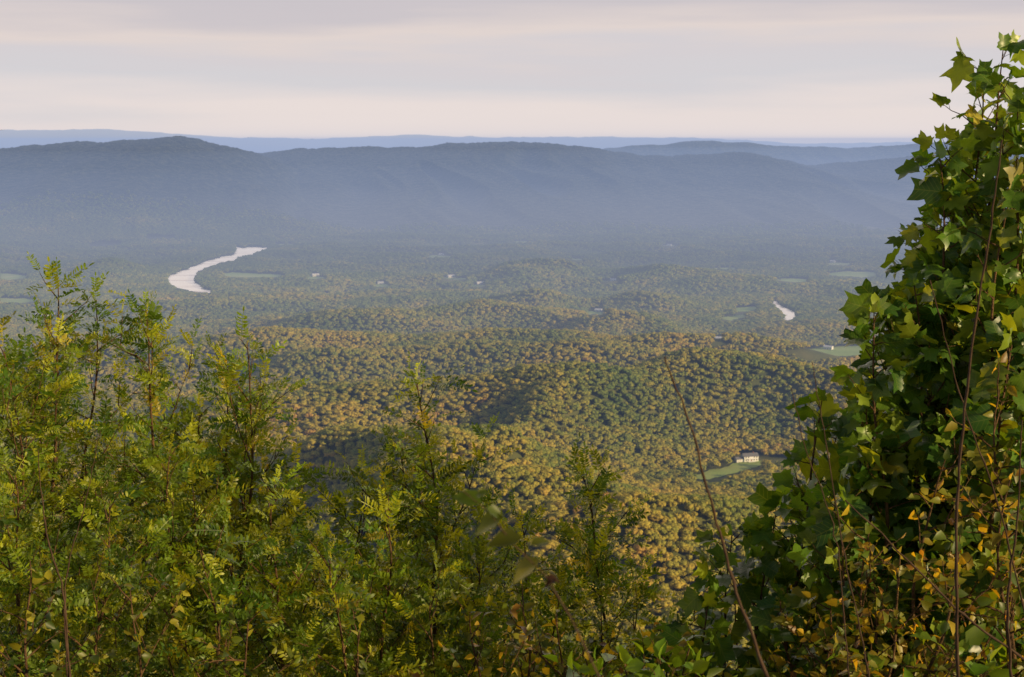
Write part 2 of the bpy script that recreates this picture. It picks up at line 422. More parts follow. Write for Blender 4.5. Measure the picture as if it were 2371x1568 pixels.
keep &= ~((T[:, 1] > 5600) & (rng.uniform(5600, 6300, len(T)) < T[:, 1]))
# open yard and meadow on the sunny side of the farmhouse
hp = on_plane(house_px[0][0], house_px[0][1], FL)
keep &= np.hypot((T[:, 0]-hp[0]-22)/50, (T[:, 1]-hp[1]+8)/30) > 1
T = T[keep]; gz = gz[keep]; n = len(T)
sc_ = T[:, 2]*(.55+.66*rng.uniform(0, 1, n)**1.7)*(1+.25*fbm(T[:, 0]/60, T[:, 1]/60, 2, 5))
sz = (sc_*.42+T[:, 2]*.42)*rng.uniform(.85, 1.08, n)
px, py = proj(T[:, 0], T[:, 1], gz+8)
vis = (((px > 410) & (px < 700) & (py > 470) & (py < 640)) | ((px > 590) & (px < 690) & (py > 430) & (py < 660)))
idx = np.where(vis)[0]; idx = idx[np.argsort(T[idx, 1])][:290]
ind = np.zeros(n, bool); ind[idx] = True
for j, i in enumerate(idx):
    k = int(rng.integers(0, NV))
    e = bpy.data.objects.new('forest_tree', None); col.objects.link(e)
    e.location = (T[i, 0], T[i, 1], gz[i]); e.scale = (sc_[i], sc_[i], sz[i]); e.rotation_euler = (0, 0, rng.uniform(0, 6.28)); e.empty_display_size = .3
    e['label'] = 'rounded broadleaf tree turning gold on a wooded slope'; e['category'] = 'tree'; e['group'] = 'trees of the wooded slope'
    a = add('trunk', trunks[k], e); c = add('crown', crowns[k], e)
rest = ~ind
V = np.stack([T[rest, 0], T[rest, 1], gz[rest]], 1)
me = bpy.data.meshes.new('forest'); me.vertices.add(len(V)); me.vertices.foreach_set('co', V.astype(np.float32).ravel())
a = me.attributes.new('variant', 'INT', 'POINT'); a.data.foreach_set('value', rng.integers(0, NV, len(V)).astype(np.int32))
a = me.attributes.new('rot', 'FLOAT_VECTOR', 'POINT'); rv = (rng.normal(size=(len(V), 3))*.1).astype(np.float32); rv[:, 2] = rng.uniform(0, 6.28, len(V)); a.data.foreach_set('vector', rv.ravel())
a = me.attributes.new('siz', 'FLOAT_VECTOR', 'POINT'); a.data.foreach_set('vector', np.stack([sc_[rest], sc_[rest], sz[rest]], 1).astype(np.float32).ravel())
me.update()
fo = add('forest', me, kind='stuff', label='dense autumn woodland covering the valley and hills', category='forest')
src = bpy.data.collections.new('crown_sources')
for k in range(NV):
    src.objects.link(bpy.data.objects.new('canopy_source', crowns[k]))
ng = bpy.data.node_groups.new('forest_scatter', 'GeometryNodeTree')
ng.interface.new_socket('Geometry', in_out='INPUT', socket_type='NodeSocketGeometry')
ng.interface.new_socket('Geometry', in_out='OUTPUT', socket_type='NodeSocketGeometry')
gi = ng.nodes.new('NodeGroupInput'); go = ng.nodes.new('NodeGroupOutput')
ip = ng.nodes.new('GeometryNodeInstanceOnPoints'); ci = ng.nodes.new('GeometryNodeCollectionInfo')
ci.inputs['Collection'].default_value = src; ci.inputs['Separate Children'].default_value = True; ci.inputs['Reset Children'].default_value = True
ip.inputs['Pick Instance'].default_value = True
def na(nm, dt):
    x = ng.nodes.new('GeometryNodeInputNamedAttribute'); x.data_type = dt; x.inputs['Name'].default_value = nm
    return [o for o in x.outputs if o.enabled and o.name == 'Attribute'][0]
L = ng.links.new
L(gi.outputs[0], ip.inputs['Points']); L(ci.outputs[0], ip.inputs['Instance'])
L(na('variant', 'INT'), ip.inputs['Instance Index']); L(na('rot', 'FLOAT_VECTOR'), ip.inputs['Rotation']); L(na('siz', 'FLOAT_VECTOR'), ip.inputs['Scale'])
L(ip.outputs[0], go.inputs[0])
mod = fo.modifiers.new('scatter', 'NODES'); mod.node_group = ng
print('forest instances', len(V))

# ---------------------------------------------------------------- houses
def box(x0, x1, y0, y1, z0, z1):
    V = [(x0,y0,z0),(x1,y0,z0),(x1,y1,z0),(x0,y1,z0),(x0,y0,z1),(x1,y0,z1),(x1,y1,z1),(x0,y1,z1)]
    F = [(0,3,2,1),(4,5,6,7),(0,1,5,4),(1,2,6,5),(2,3,7,6),(3,0,4,7)]
    return V, F
def boxes(L):
    V, F = [], []
    for b_ in L:
        v, f = box(*b_); F += [tuple(i+len(V) for i in q) for q in f]; V += v
    return V, F
def gable(x0, x1, y0, y1, h, rh):
    ym = (y0+y1)/2
    V = [(x0,y0,-.8),(x1,y0,-.8),(x1,y1,-.8),(x0,y1,-.8),(x0,y0,h),(x1,y0,h),(x1,y1,h),(x0,y1,h),(x0,ym,h+rh),(x1,ym,h+rh)]
    F = [(0,1,5,4),(2,3,7,6),(1,2,6,9,5),(3,0,4,8,7),(4,5,9,8),(6,7,8,9)]
    return V, F
def roofg(x0, x1, y0, y1, h, rh, o=.5, t=.22):
    ym = (y0+y1)/2; s = rh/(ym-y0)
    x0 -= o; x1 += o; ya = y0-o; yb = y1+o; za = h-o*s+.03; zm = h+rh+.03
    V = []
    for x in (x0, x1):
        V += [(x,ya,za),(x,ym,zm),(x,yb,za),(x,yb,za+t),(x,ym,zm+t),(x,ya,za+t)]
    F = [(0,1,4,5),(1,2,3,4),(6,11,10,7),(7,10,9,8),(5,4,10,11),(4,3,9,10),(0,6,7,1),(1,7,8,2),(0,5,11,6),(2,8,9,3)]
    return V, F
house_me = {}
def mk(n, VF, m): return np_mesh(n, VF[0], VF[1], m)
def house_parts(kind):
    if kind in house_me: return house_me[kind]
    if kind == 0: w, d, h, rh, wm, rm = 8, 4.2, 5.6, 2.6, M_white, M_roof
    elif kind == 1: w, d, h, rh, wm, rm = 7.5, 4.5, 4.2, 2.2, M_white, M_metal
    elif kind == 2: w, d, h, rh, wm, rm = 10, 5, 4.8, 2.4, M_tan, M_metal
    else: w, d, h, rh, wm, rm = 9, 5, 3, 2.6, M_tan, M_roof
    parts = [('wall', mk('wall', gable(-w, w, -d, d, h, rh), wm)), ('roof', mk('roof', roofg(-w, w, -d, d, h, rh), rm)),
             ('chimney', mk('chimney', box(w*.4, w*.4+1, -.5, .5, h+rh-1.2, h+rh+1.3), M_brick)),
             ('door', mk('door', box(-.55, .55, -d-.06, -d+.02, 0, 2.1), M_brick))]
    for zz in ([1.0, 3.8] if kind == 0 else [1.0]):
        for x in (-w*.75, -w*.4, w*.4, w*.75):
            parts.append(('window', mk('window', boxes([(x-.5,x+.5,-d-.05,-d+.01,zz,zz+1.4)]), M_glass)))
    if kind == 0:
        parts += [('garage_wall', mk('garage_wall', gable(-w-8, -w-.01, -3, 3.2, 2.9, 1.8), M_white)), ('garage_roof', mk('garage_roof', roofg(-w-8, -w-.55, -3, 3.2, 2.9, 1.8), M_roof)),
                  ('garage_door', mk('garage_door', box(-w-6, -w-3, -3.06, -2.98, 0, 2.3), M_tan)),
                  ('porch', mk('porch', boxes([(-4,4,-d-2.2,-d-.01,-.5,.25),(-3.9,-3.7,-d-2.1,-d-1.9,.25,2.6),(3.7,3.9,-d-2.1,-d-1.9,.25,2.6),(-4.2,4.2,-d-2.4,-d-.01,2.6,2.8)]), M_white))]
    house_me[kind] = parts; return parts
labs = {0:'white two-storey farmhouse with grey roof beside a meadow', 1:'small white house with pale metal roof among trees', 2:'long pale farm building with metal roof among trees', 3:'low pale house with grey roof under woodland trees'}
for hx, hy, k in house_px:
    p = on_plane(hx, hy, FL)
    e = bpy.data.objects.new('house' if k != 2 else 'farm_building', None); col.objects.link(e)
    z = float(ground_h(np.array([p[0]]), np.array([p[1]]))[0])
    q = on_plane(hx, hy, z)
    z = float(ground_h(np.array([q[0]]), np.array([q[1]]))[0])
    e.location = (q[0], q[1], z+.8); e.rotation_euler = (0, 0, [.25, -.3, .5, .1][k]+rng.uniform(-.3, .3)*(k > 0)); e.empty_display_size = .5
    if k in (1, 2): e.scale = (1.1,)*3
    if k == 0: e.scale = (1.2,)*3
    e['label'] = labs[k]; e['category'] = 'house' if k != 2 else 'farm building'
    if k in (1, 2): e['group'] = 'farmhouses scattered through the valley'
    for nm, me in house_parts(k): add(nm, me, e)

# ---------------------------------------------------------------- leaves
def unit(v): return v/(np.linalg.norm(v, axis=-1, keepdims=True)+1e-9)
def oval(L=1, W=.5, fold=.12, curl=.12):
    xs = [0, .28, .62, 1.0]
    ws = [0, .5, .40, 0]
    mid = [(x*L, 0, -curl*x*x*L) for x in xs]
    lf = [(xs[i]*L, ws[i]*W, fold*W*2*ws[i]-curl*xs[i]**2*L) for i in (1, 2)]
    rt = [(a, -b_, c) for a, b_, c in lf]
    V = np.array(mid+lf+rt)
    F = [(0,1,4,4),(1,2,5,4),(2,3,5,5),(0,6,1,1),(1,6,7,2),(2,7,3,3)]
    return V, F
def tri_faces(F):
    o = []
    for f in F:
        f = list(dict.fromkeys(f))
        for i in range(1, len(f)-1): o.append((f[0], f[i], f[i+1]))
    return np.array(o)
def template_oval(L=1, W=.5, **k):
    V, F = oval(L, W, **k); return V, tri_faces(F)
def template_locust(r):
    VV, FF = [], []; n = 0
    npair = r.integers(7, 10)
    bend = r.uniform(.05, .35)
    f = lambda s: np.array([s, 0, -bend*s*s])
    rp = np.array([f(s) for s in np.linspace(0, 1, 5)])
    V = np.concatenate([rp+[0, .008, 0], rp-[0, .008, 0]]); F = [(i, i+1, i+6, i+5) for i in range(4)]
    VV.append(V); FF.append(tri_faces(F)); n += len(V)
    lv = []
    for i in range(npair):
        s = .16+.80*i/npair
        for sd in (1, -1):
            lv.append((s, sd*r.uniform(50, 72), r.uniform(-.2, .5)))
    lv.append((1, 0, -.2))
    for s, ang, up in lv:
        LV = r.uniform(.20, .26); W = LV*.34
        a = math.radians(ang); d = np.array([math.cos(a), math.sin(a), up]); d /= np.linalg.norm(d)
        sdv = np.array([-math.sin(a), math.cos(a), r.uniform(-.7, .7)]); sdv -= d*sdv.dot(d); sdv /= np.linalg.norm(sdv)
        nn = np.cross(d, sdv); o = f(s)
        q = np.array([(0,0,0),(.35*LV,W*.5,.02),(.75*LV,W*.42,.02),(LV,0,0),(.75*LV,-W*.42,.02),(.35*LV,-W*.5,.02)])
        V = o+q[:, :1]*d+q[:, 1:2]*sdv+q[:, 2:]*nn
        VV.append(V); FF.append(np.array([(0,1,5),(1,2,4),(1,4,5),(2,3,4)])+n); n += 6
    return np.concatenate(VV), np.concatenate(FF)
def template_tulip(r):
    h = np.array([(-.04,.14),(.03,.33),(.08,.54),(.22,.44),(.34,.47),(.47,.29),(.62,.36),(.94,.36),(.84,.17)])
    h = h+r.normal(size=h.shape)*.022
    mid = np.array([(0,0),(.25,0),(.5,0),(.78,0)])
    n = len(h)
    P2 = np.concatenate([mid, h, h*[1,-1]+r.normal(size=h.shape)*.02])
    fold = r.uniform(.1, .55); curl = r.uniform(.05, .7)
    Z = fold*np.abs(P2[:, 1])-curl*P2[:, 0]**2*.8 - r.uniform(0,1.0)*P2[:, 1]**2+r.normal(size=len(P2))*.03
    V = np.column_stack([P2, Z])
    A = [4+i for i in range(n)]
    F = [(0,1,A[0]),(1,A[1],A[0]),(1,A[2],A[1]),(1,A[3],A[2]),(1,A[5],A[3]),(A[3],A[5],A[4]),(1,2,A[5]),(2,A[6],A[5]),(2,A[8],A[6]),(A[6],A[8],A[7]),(2,3,A[8])]
    G = [tuple((q+n if q >= 4 else q) for q in f[::-1]) for f in F]
    return V, np.array(F+G)
TL = [template_locust(np.random.default_rng(i)) for i in range(8)]
TT = [template_tulip(np.random.default_rng(50+i)) for i in range(14)]
TO = [template_oval(1, .62, fold=.2, curl=.1+.3*(i/4)) for i in range(4)]

def leaves_mesh(name, templ, O, D, Nn, Sz, C, mat, uv=False):
    O, D, Nn, Sz, C = map(np.asarray, (O, D, Nn, Sz, C))
    D = unit(D); Nn = Nn-(Nn*D).sum(1, keepdims=True)*D; Nn = unit(Nn); B = np.cross(Nn, D)
    which = rng.integers(0, len(templ), len(O))
    VV, FF, CC, UV = [], [], [], []; n = 0
    for k, (tv, tf) in enumerate(templ):
        s = which == k; m = s.sum()
        if not m: continue
        v = O[s][:, None]+Sz[s][:, None, None]*(tv[None, :, :1]*D[s][:, None]+tv[None, :, 1:2]*B[s][:, None]+tv[None, :, 2:]*Nn[s][:, None])
        VV.append(v.reshape(-1, 3)); FF.append((tf[None]+(np.arange(m)*len(tv))[:, None, None]+n).reshape(-1, 3)); n += m*len(tv)
        CC.append(np.repeat(C[s], len(tv), 0)); UV.append(np.tile(tv[:, :2], (m, 1)))
    V = np.concatenate(VV); F = np.concatenate(FF)
    me = np_mesh(name, V, F, mat, smooth=uv)
    c4 = np.ones((len(V), 4), np.float32); c4[:, :3] = np.concatenate(CC)
    a = me.color_attributes.new('leafcol', 'FLOAT_COLOR', 'POINT'); a.data.foreach_set('color', c4.ravel())
    if uv:
        l = me.uv_layers.new(name='leafuv'); U_ = np.concatenate(UV)[F.ravel()]; l.data.foreach_set('uv', U_.astype(np.float32).ravel())
    return me

def palette(n, cols, w):
    cols = np.array(cols); i = rng.choice(len(cols), n, p=np.array(w)/sum(w)); j = rng.choice(len(cols), n, p=np.array(w)/sum(w))
    t = rng.uniform(0, .35, (n, 1))
    return (cols[i]*(1-t)+cols[j]*t)*rng.uniform(.65, 1.25, (n, 1))

def grow(tip, base, depth, step, a, bb, Lmax, elev, sub, ls, lsz, petiole, lean=0, lstart=.2, subd=.11):
    tip = np.array(tip); base = np.array(base)
    H = np.linalg.norm(tip-base)
    nseg = 28; t = np.linspace(0, 1, nseg)
    ph = rng.uniform(0, 6.28, 4)
    P = base+(tip-base)*t[:, None]
    w = np.sin(t*math.pi)**.7
    P[:, 0] += .09*w*np.sin(t*5+ph[0])+.025*w*np.sin(t*19+ph[1]); P[:, 1] += .09*w*np.sin(t*4+ph[2])
    r0 = .005+.0035*H
    tubes = [(P, r0*(1-t)**.8+.0025)]
    twigs = [(P[-int(nseg*.25):], 1.0)]
    az = rng.uniform(0, 6.28); s = .05
    while s < depth and s < H*.9:
        p = np.array([np.interp(1-s/H, t, P[:, k]) for k in range(3)])
        Lb = min(a+bb*s, Lmax)*rng.uniform(.45, 1.35)
        az += 2.4+rng.uniform(-.6, .6)
        e = math.radians(elev+rng.uniform(-20, 20))
        d = np.array([math.cos(az)*math.cos(e), math.sin(az)*math.cos(e), math.sin(e)])
        m = 7; q = np.linspace(0, 1, m)[:, None]
        curve = rng.uniform(-.3, .35)
        B = p+d*Lb*q+np.array([0, 0, curve*Lb])*q*q+rng.normal(size=(m, 3))*.018*Lb*q
        tubes.append((B, (.0018+.005*Lb)*(1-q[:, 0])+.0014)); twigs.append((B, lstart))
        if Lb > .28:
            ss = .25
            while ss < .97:
                o = np.array([np.interp(ss, q[:, 0], B[:, k]) for k in range(3)])
                l2 = sub*rng.uniform(.5, 1.3)*(1.15-ss*.5)
                dd = unit(d*.8+rng.normal(size=3)*.55+np.array([0, 0, .35]))
                q2 = np.linspace(0, 1, 5)[:, None]
                B2 = o+dd*l2*q2+np.array([0, 0, rng.uniform(-.2, .25)*l2])*q2*q2
                tubes.append((B2, .0025*(1-q2[:, 0])+.0012)); twigs.append((B2, .1))
                ss += subd/Lb*rng.uniform(.8, 1.3)
        s += step*rng.uniform(.6, 1.5)
    O, D, Nn, Sz = [], [], [], []
    for B, st in twigs:
        seg = np.linalg.norm(np.diff(B, axis=0), axis=1); cum = np.concatenate([[0], np.cumsum(seg)]); L_ = cum[-1]
        x = (st*L_ if st < 1 else 0); sd = 1
        while x < L_:
            o = np.array([np.interp(x, cum, B[:, k]) for k in range(3)]); i = min(np.searchsorted(cum, x), len(seg)-1)
            tg = unit(B[i+1]-B[i])
            side = unit(np.cross(tg, rng.normal(size=3)*.5+np.array([0, 0, 1])*1.0))*sd; sd = -sd
            d = unit(tg*rng.uniform(.2, .9)+side+rng.normal(size=3)*.3+np.array([0, 0, -.05]))
            if petiole:
                pl = petiole*rng.uniform(.6, 1.2); e_ = o+unit(d+np.array([0, 0, .4]))*pl
                tubes.append((np.array([o, (o+e_)/2+[0, 0, .005], e_]), np.array([.0013, .001, .001])))
                d = unit(d+np.array([0, 0, -.45])+rng.normal(size=3)*.25); o = e_
            O.append(o); D.append(d); Nn.append(np.array([.12, -.4, .65])+rng.normal(size=3)*.6); Sz.append(lsz*rng.uniform(.5, 1.2))
            x += ls*rng.uniform(.7, 1.3)
        O.append(B[-1]); D.append(unit(B[-1]-B[-2])); Nn.append(rng.normal(size=3)+np.array([0, -.3, .5])); Sz.append(lsz*rng.uniform(.5, .9))
    return tubes, O, D, Nn, Sz
def tubes_mesh(name, tubes, mat):
    VV, FF = [], []; n = 0
    for P, r in tubes:
        v, f = tube(P, r, 4 if len(P) < 10 else 7); VV.append(v); FF.append(f+n); n += len(v)
    return np_mesh(name, np.concatenate(VV), np.concatenate(FF), mat, True)

COL = dict(
 locust=([(.06,.13,.014),(.14,.225,.018),(.29,.34,.024),(.38,.34,.03)], [4.2,4.5,4,.25]),
 tulip=([(.045,.125,.018),(.09,.19,.02),(.20,.28,.028),(.34,.30,.035)], [3.5,4,3,.08]),
 vine=([(.07,.12,.018),(.20,.22,.026),(.39,.31,.035),(.26,.13,.03),(.48,.33,.035)], [3.8,4.3,3.2,.9,.7]),
 herb=([(.055,.10,.016),(.13,.18,.02),(.30,.29,.028)], [3.5,4,2.4]),
 broad=([(.10,.20,.018),(.15,.25,.022)], [1,1]))
KIND = dict(
 locust=dict(step=.105, a=.14, bb=.34, Lmax=.76, elev=50, sub=.24, ls=.056, lsz=.168, petiole=0, subd=.115),
 tulip=dict(step=.082, a=.12, bb=.26, Lmax=.48, elev=38, sub=.18, ls=.082, lsz=.126, petiole=.05, subd=.12),
 vine=dict(step=.10, a=.15, bb=.40, Lmax=.7, elev=35, sub=.24, ls=.045, lsz=.062, petiole=.015),
 herb=dict(step=.10, a=.15, bb=.40, Lmax=.7, elev=35, sub=.24, ls=.05, lsz=.055, petiole=.015),
 broad=dict(step=.10, a=.15, bb=.40, Lmax=.4, elev=45, sub=.2, ls=.06, lsz=.10, petiole=.04))
NAMES = dict(locust=('locust_sapling','locust sapling with feathery compound leaves on a steep bank','shrub','saplings on the overlook bank'),
 tulip=('tulip_poplar_sapling','tulip poplar sapling with large lobed glossy leaves','tree','tulip poplars on the overlook bank'),
 vine=('shrub','tangled shrub with small olive and golden leaves','shrub','shrubs on the overlook bank'),
 herb=('shrub','tangled shrub with small green leaves','shrub','shrubs on the overlook bank'),
 broad=('broadleaf_bush','low bush with broad bright green leaves','bush','low bushes on the overlook bank'))
def plant(kind, px, py, Y, depth=2.6, **ov):
    tip = at_depth(px, py, Y)
    bx = tip[0]+rng.uniform(-.25, .25); by = Y+rng.uniform(-.3, .3)
    bz = float(ground_h(np.array([bx]), np.array([by]))[0])
    base = np.array([bx, by, bz-.05])
    p = dict(KIND[kind]); p.update(ov)
    tubes, O, D, Nn, Sz = grow(tip-base, np.zeros(3), depth, **p)
    nm, lab, cat, grp = NAMES[kind]
    e = bpy.data.objects.new(nm, None); col.objects.link(e); e.location = base; e.empty_display_size = .2
    e['label'] = lab; e['category'] = cat; e['group'] = grp
    add('trunk', tubes_mesh('trunk', tubes, M_bark), e)
    C = palette(len(O), *COL[kind])
    T_ = dict(locust=TL, tulip=TT).get(kind, TO)
    add('crown', leaves_mesh('crown', T_, O, D, Nn, Sz, C, M_tulip if kind == 'tulip' else M_leaf, uv=(kind == 'tulip')), e)
    return len(O)
tot = 0
for a in [(58,278,8.0),(96,300,8.6),(146,306,8.2),(4,350,7.6),(40,420,9.0),(247,341,8.3),(225,372,8.5),(200,410,8.8),(300,480,9.2),(362,470,8.6),(417,382,8.0),(398,440,8.3),(170,450,7.4),
          (449,472,8.8),(275,485,7.2),(15,475,6.6),(110,500,6.6),(385,510,7.2),(520,516,8.8),(583,474,8.4),(480,565,7.6),(200,550,6.4),(330,560,6.6),(560,590,8.0),(632,600,8.6),(430,600,6.8)]:
    tot += plant('locust', *a)
for a in [(1003,50,7.0),(1028,60,7.3),(984,76,7.1),(1018,100,6.9),(972,130,7.4),(940,158,6.9),(1012,190,6.6),(955,190,7.2),(914,285,6.8),(962,240,7.5),(937,225,7.1),(1010,330,6.3),(928,340,7.2),(866,404,6.8),(895,410,7.0),(838,430,7.4),
          (732,534,7.1),(845,505,6.4),(960,440,6.6),(708,606,6.7),(780,600,6.3),(805,525,7.2),(990,260,6.9)]:
    tot += plant('tulip', *a, depth=2.4)
tot += plant('tulip', 874, 312, 6.6, depth=2.4, Lmax=.30, bb=.15)
tot += plant('tulip', 822, 400, 7.0, depth=2.4, Lmax=.30, bb=.12)
tot += plant('tulip', 776, 508, 7.0, depth=2.2, Lmax=.38)
for a in [(870,465,7.9),(915,400,8.0),(960,330,8.0),(1010,300,8.2),(1000,390,6.2),(945,460,6.0),(870,530,6.0),(795,555,7.6),(735,596,7.4),(664,622,7.4),(1010,480,5.7),(900,555,5.7),(960,535,5.5),(830,600,5.9),(470,612,6.6),(520,602,6.8),(555,614,6.5),(612,638,6.9),(690,647,6.3)]:
    tot += plant('vine', *a, depth=1.9)
for a in [(30,560,6.0),(130,590,6.1),(250,610,6.2),(360,630,6.2),(500,590,9.0),(80,500,9.5),(240,530,9.8),(170,500,9.6),(340,565,9.4),(420,575,9.2),(580,612,9.4)]:
    tot += plant('herb', *a, depth=1.9)
for a in [(625,664,5.6),(660,660,5.5),(700,666,5.6),(590,676,5.6),(960,652,5.4)]:
    tot += plant('broad', *a, depth=.7)
print('foreground leaves', tot)

# dry stalks
def stalk(pl, Y, r0, r1, label, Y2=None):
    n = len(pl); P = np.array([at_depth(a, b, Y+(0 if Y2 is None else (Y2-Y)*i/(n-1))) for i, (a, b) in enumerate(pl)])
    t = np.linspace(0, n-1, 30)
    Q = []
    for u in t:
        i = min(int(u), n-2); f = u-i; p0 = P[max(i-1, 0)]; p1 = P[i]; p2 = P[i+1]; p3 = P[min(i+2, n-1)]
        Q.append(.5*((2*p1)+(-p0+p2)*f+(2*p0-5*p1+4*p2-p3)*f*f+(-p0+3*p1-3*p2+p3)*f**3))
    Q = np.array(Q)
    Q[1:-1] += rng.normal(size=(28, 3))*.0018
    g = float(ground_h(Q[-1:, 0], Q[-1:, 1])[0])
    Q = np.vstack([Q, [[Q[-1, 0]+.05, Q[-1, 1], (Q[-1, 2]+g)/2], [Q[-1, 0]+.06, Q[-1, 1], g-.03]]])
    rad = np.linspace(r0, r1, len(Q)); rad[::3] *= 1.3
    v, f = tube(Q, rad, 7)
    return add('dry_stalk', np_mesh('dry_stalk', v, f, M_dry, True), label=label, category='plant stalk', group='bare stalks on the overlook bank')
lb = 'thin bare reddish-brown weed stalk rising from the bank'
stalk([(665,357),(690,425),(712,505),(736,590),(772,690)], 3.0, .0014, .0040, lb)
stalk([(1002,140),(990,230),(968,380),(957,520),(958,690)], 4.4, .002, .0055, lb)
stalk([(812,362),(823,425),(846,560),(872,690)], 4.2, .001, .0026, lb)
stalk([(791,388),(806,450),(836,540),(850,690)], 4.4, .001, .0024, lb)
stalk([(845,500),(900,552),(960,612),(1024,660),(1050,690)], 4.8, .002, .0055, lb)
stalk([(930,280),(962,400),(1003,520),(1040,690)], 4.8, .0015, .0035, lb)
stalk([(1022,420),(1017,520),(1008,600),(1012,690)], 4.8, .002, .0055, lb)
stalk([(100,430),(86,500),(66,580),(68,690)], 5.4, .001, .0035, lb)
stalk([(38,450),(46,530),(64,600),(70,690)], 5.4, .0015, .005, lb)
P = np.array([at_depth(a, b, 1.9) for a, b in [(462,490),(490,513),(512,543),(545,575),(572,620),(610,700)]])
v, f = tube(np.vstack([P, [[P[-1][0]+.1, 1.9, -.9]]]), np.array([.0006,.0008,.0010,.0011,.0013,.0016,.003]), 7)
sp = bpy.data.objects.new('leafy_sprig', None); col.objects.link(sp); g0 = (float(P[-1][0]+.1), 1.9, -.9)
sp.location = g0; sp['label'] = 'arching sprig with a few worn yellow-green leaves'; sp['category'] = 'plant'
add('stem', np_mesh('stem', v-np.array(g0), f, M_dry, True), sp)
LO, LD, LN, LS, LC = [], [], [], [], []
for (a, b, dx, dz, s, c) in [(482,503,-.9,.25,.046,(.07,.12,.015)),(476,496,.5,.3,.022,(.08,.13,.02)),(504,516,-.9,-.45,.052,(.09,.13,.015)),(486,508,.9,-.5,.03,(.07,.11,.015)),(522,537,-1,-.05,.05,(.07,.09,.014)),(540,560,-1,-.6,.054,(.10,.12,.015)),(530,545,.7,.2,.03,(.08,.10,.015)),(546,577,.9,-.1,.02,(.035,.018,.012)),(556,578,-.6,-.3,.02,(.035,.02,.012))]:
    LO.append(at_depth(a, b, 1.9)-np.array(g0)); LD.append((dx, rng.uniform(-.3, .3), dz)); LN.append((rng.uniform(-.5,.2), -.6, .8)); LS.append(s); LC.append(c)
add('foliage', leaves_mesh('foliage', TO, LO, LD, LN, LS, LC, M_leaf), sp)

# ---------------------------------------------------------------- haze (layers of air; emission stands in for scattered light)
def haze_glow_mat(name, sigma, rad):
    m, nt, out = new_mat(name)
    ab = N(nt, 'ShaderNodeVolumeAbsorption'); ab.inputs['Color'].default_value = (0, 0, 0, 1); ab.inputs['Density'].default_value = sigma
    em = N(nt, 'ShaderNodeEmission'); em.inputs['Color'].default_value = (*rad, 1); em.inputs['Strength'].default_value = sigma  # air glows by emission in place of sunlight scattered in it
    s = N(nt, 'ShaderNodeAddShader'); nt.links.new(ab.outputs[0], s.inputs[0]); nt.links.new(em.outputs[0], s.inputs[1]); nt.links.new(s.outputs[0], out.inputs['Volume'])
    return m
def haze(name, b_, sigma, rad, label):
    v, f = box(*b_)
    add('haze', np_mesh(name, v, f, haze_glow_mat(name, sigma, rad)), kind='structure', label=label, category='haze')
HR = (.325,.42,.65)
haze('upper_haze', (-30000, 30000, 700, 15000, -470, 16), .64e-4, HR, 'thin evening haze filling the air above the valley')
haze('valley_haze', (-29000, 29000, 1400, 15100, -480, -50), .38e-4, (.35,.43,.63), 'soft blue haze lying in the valley')
haze('valley_haze', (-28000, 28000, 1900, 15150, -485, -130), .38e-4, (.45,.48,.60), 'soft blue haze lying in the valley')
haze('valley_haze', (-27000, 27000, 2200, 15200, -490, -230), .52e-4, (.66,.61,.58), 'soft pale haze lying low in the valley')
R = ridges[3]; xs = np.linspace(-10300, 10300, 260); zt = crest_z(R, xs)
V = []
for yy in (15600, 19800):
    V += [(x*yy/20000, yy, -470) for x in xs]
    V += [(x*yy/20000, yy, z*yy/20000-(4 if z > 0 else 2)) for x, z in zip(xs, zt)]
m_ = len(xs); F = []
for i in range(m_-1):
    a0, a1, b0, b1, c0, c1, d0, d1 = i, i+1, m_+i, m_+i+1, 2*m_+i, 2*m_+i+1, 3*m_+i, 3*m_+i+1
    F += [(a0,a1,b1,b0),(c1,c0,d0,d1),(b0,b1,d1,d0),(a1,a0,c0,c1)]
F += [(0,m_,3*m_,2*m_),(m_-1,3*m_-1,4*m_-1,2*m_-1)]
add('haze', np_mesh('distant_haze', V, F, haze_glow_mat('distant_haze', 5e-4, (.49,.53,.65))), kind='structure', label='pale haze banked against the farthest range', category='haze')  # glowing haze cut to the crest line to pale the farthest range

# ---------------------------------------------------------------- sky and sun
AZ, EL = 119.0, 14.5
sd = Vector((math.sin(math.radians(AZ))*math.cos(math.radians(EL)), math.cos(math.radians(AZ))*math.cos(math.radians(EL)), math.sin(math.radians(EL))))
M_shade_cloud, nt, out = new_mat('shade_cloud')  # high sheet added out of view to shade the far valley and ridges
tc = N(nt, 'ShaderNodeTexCoord'); nz = N(nt, 'ShaderNodeTexNoise'); nz.inputs['Scale'].default_value = .0009; nz.inputs['Detail'].default_value = 5
nt.links.new(tc.outputs['Object'], nz.inputs['Vector'])
at = N(nt, 'ShaderNodeAttribute'); at.attribute_name = 'cover'
mm = N(nt, 'ShaderNodeMath', operation='MULTIPLY_ADD'); mm.inputs[1].default_value = .9; nt.links.new(nz.outputs['Fac'], mm.inputs[0]); 
m0 = N(nt, 'ShaderNodeMath', operation='SUBTRACT'); m0.inputs[1].default_value = .45; nt.links.new(at.outputs['Fac'], m0.inputs[0]); nt.links.new(m0.outputs[0], mm.inputs[2])
mr = N(nt, 'ShaderNodeMapRange'); mr.inputs[1].default_value = .25; mr.inputs[2].default_value = .75; mr.inputs[3].default_value = 0; mr.inputs[4].default_value = .62; nt.links.new(mm.outputs[0], mr.inputs[0])
tb = N(nt, 'ShaderNodeBsdfTransparent'); db = N(nt, 'ShaderNodeBsdfDiffuse'); db.inputs[0].default_value = (.8,.78,.8,1)
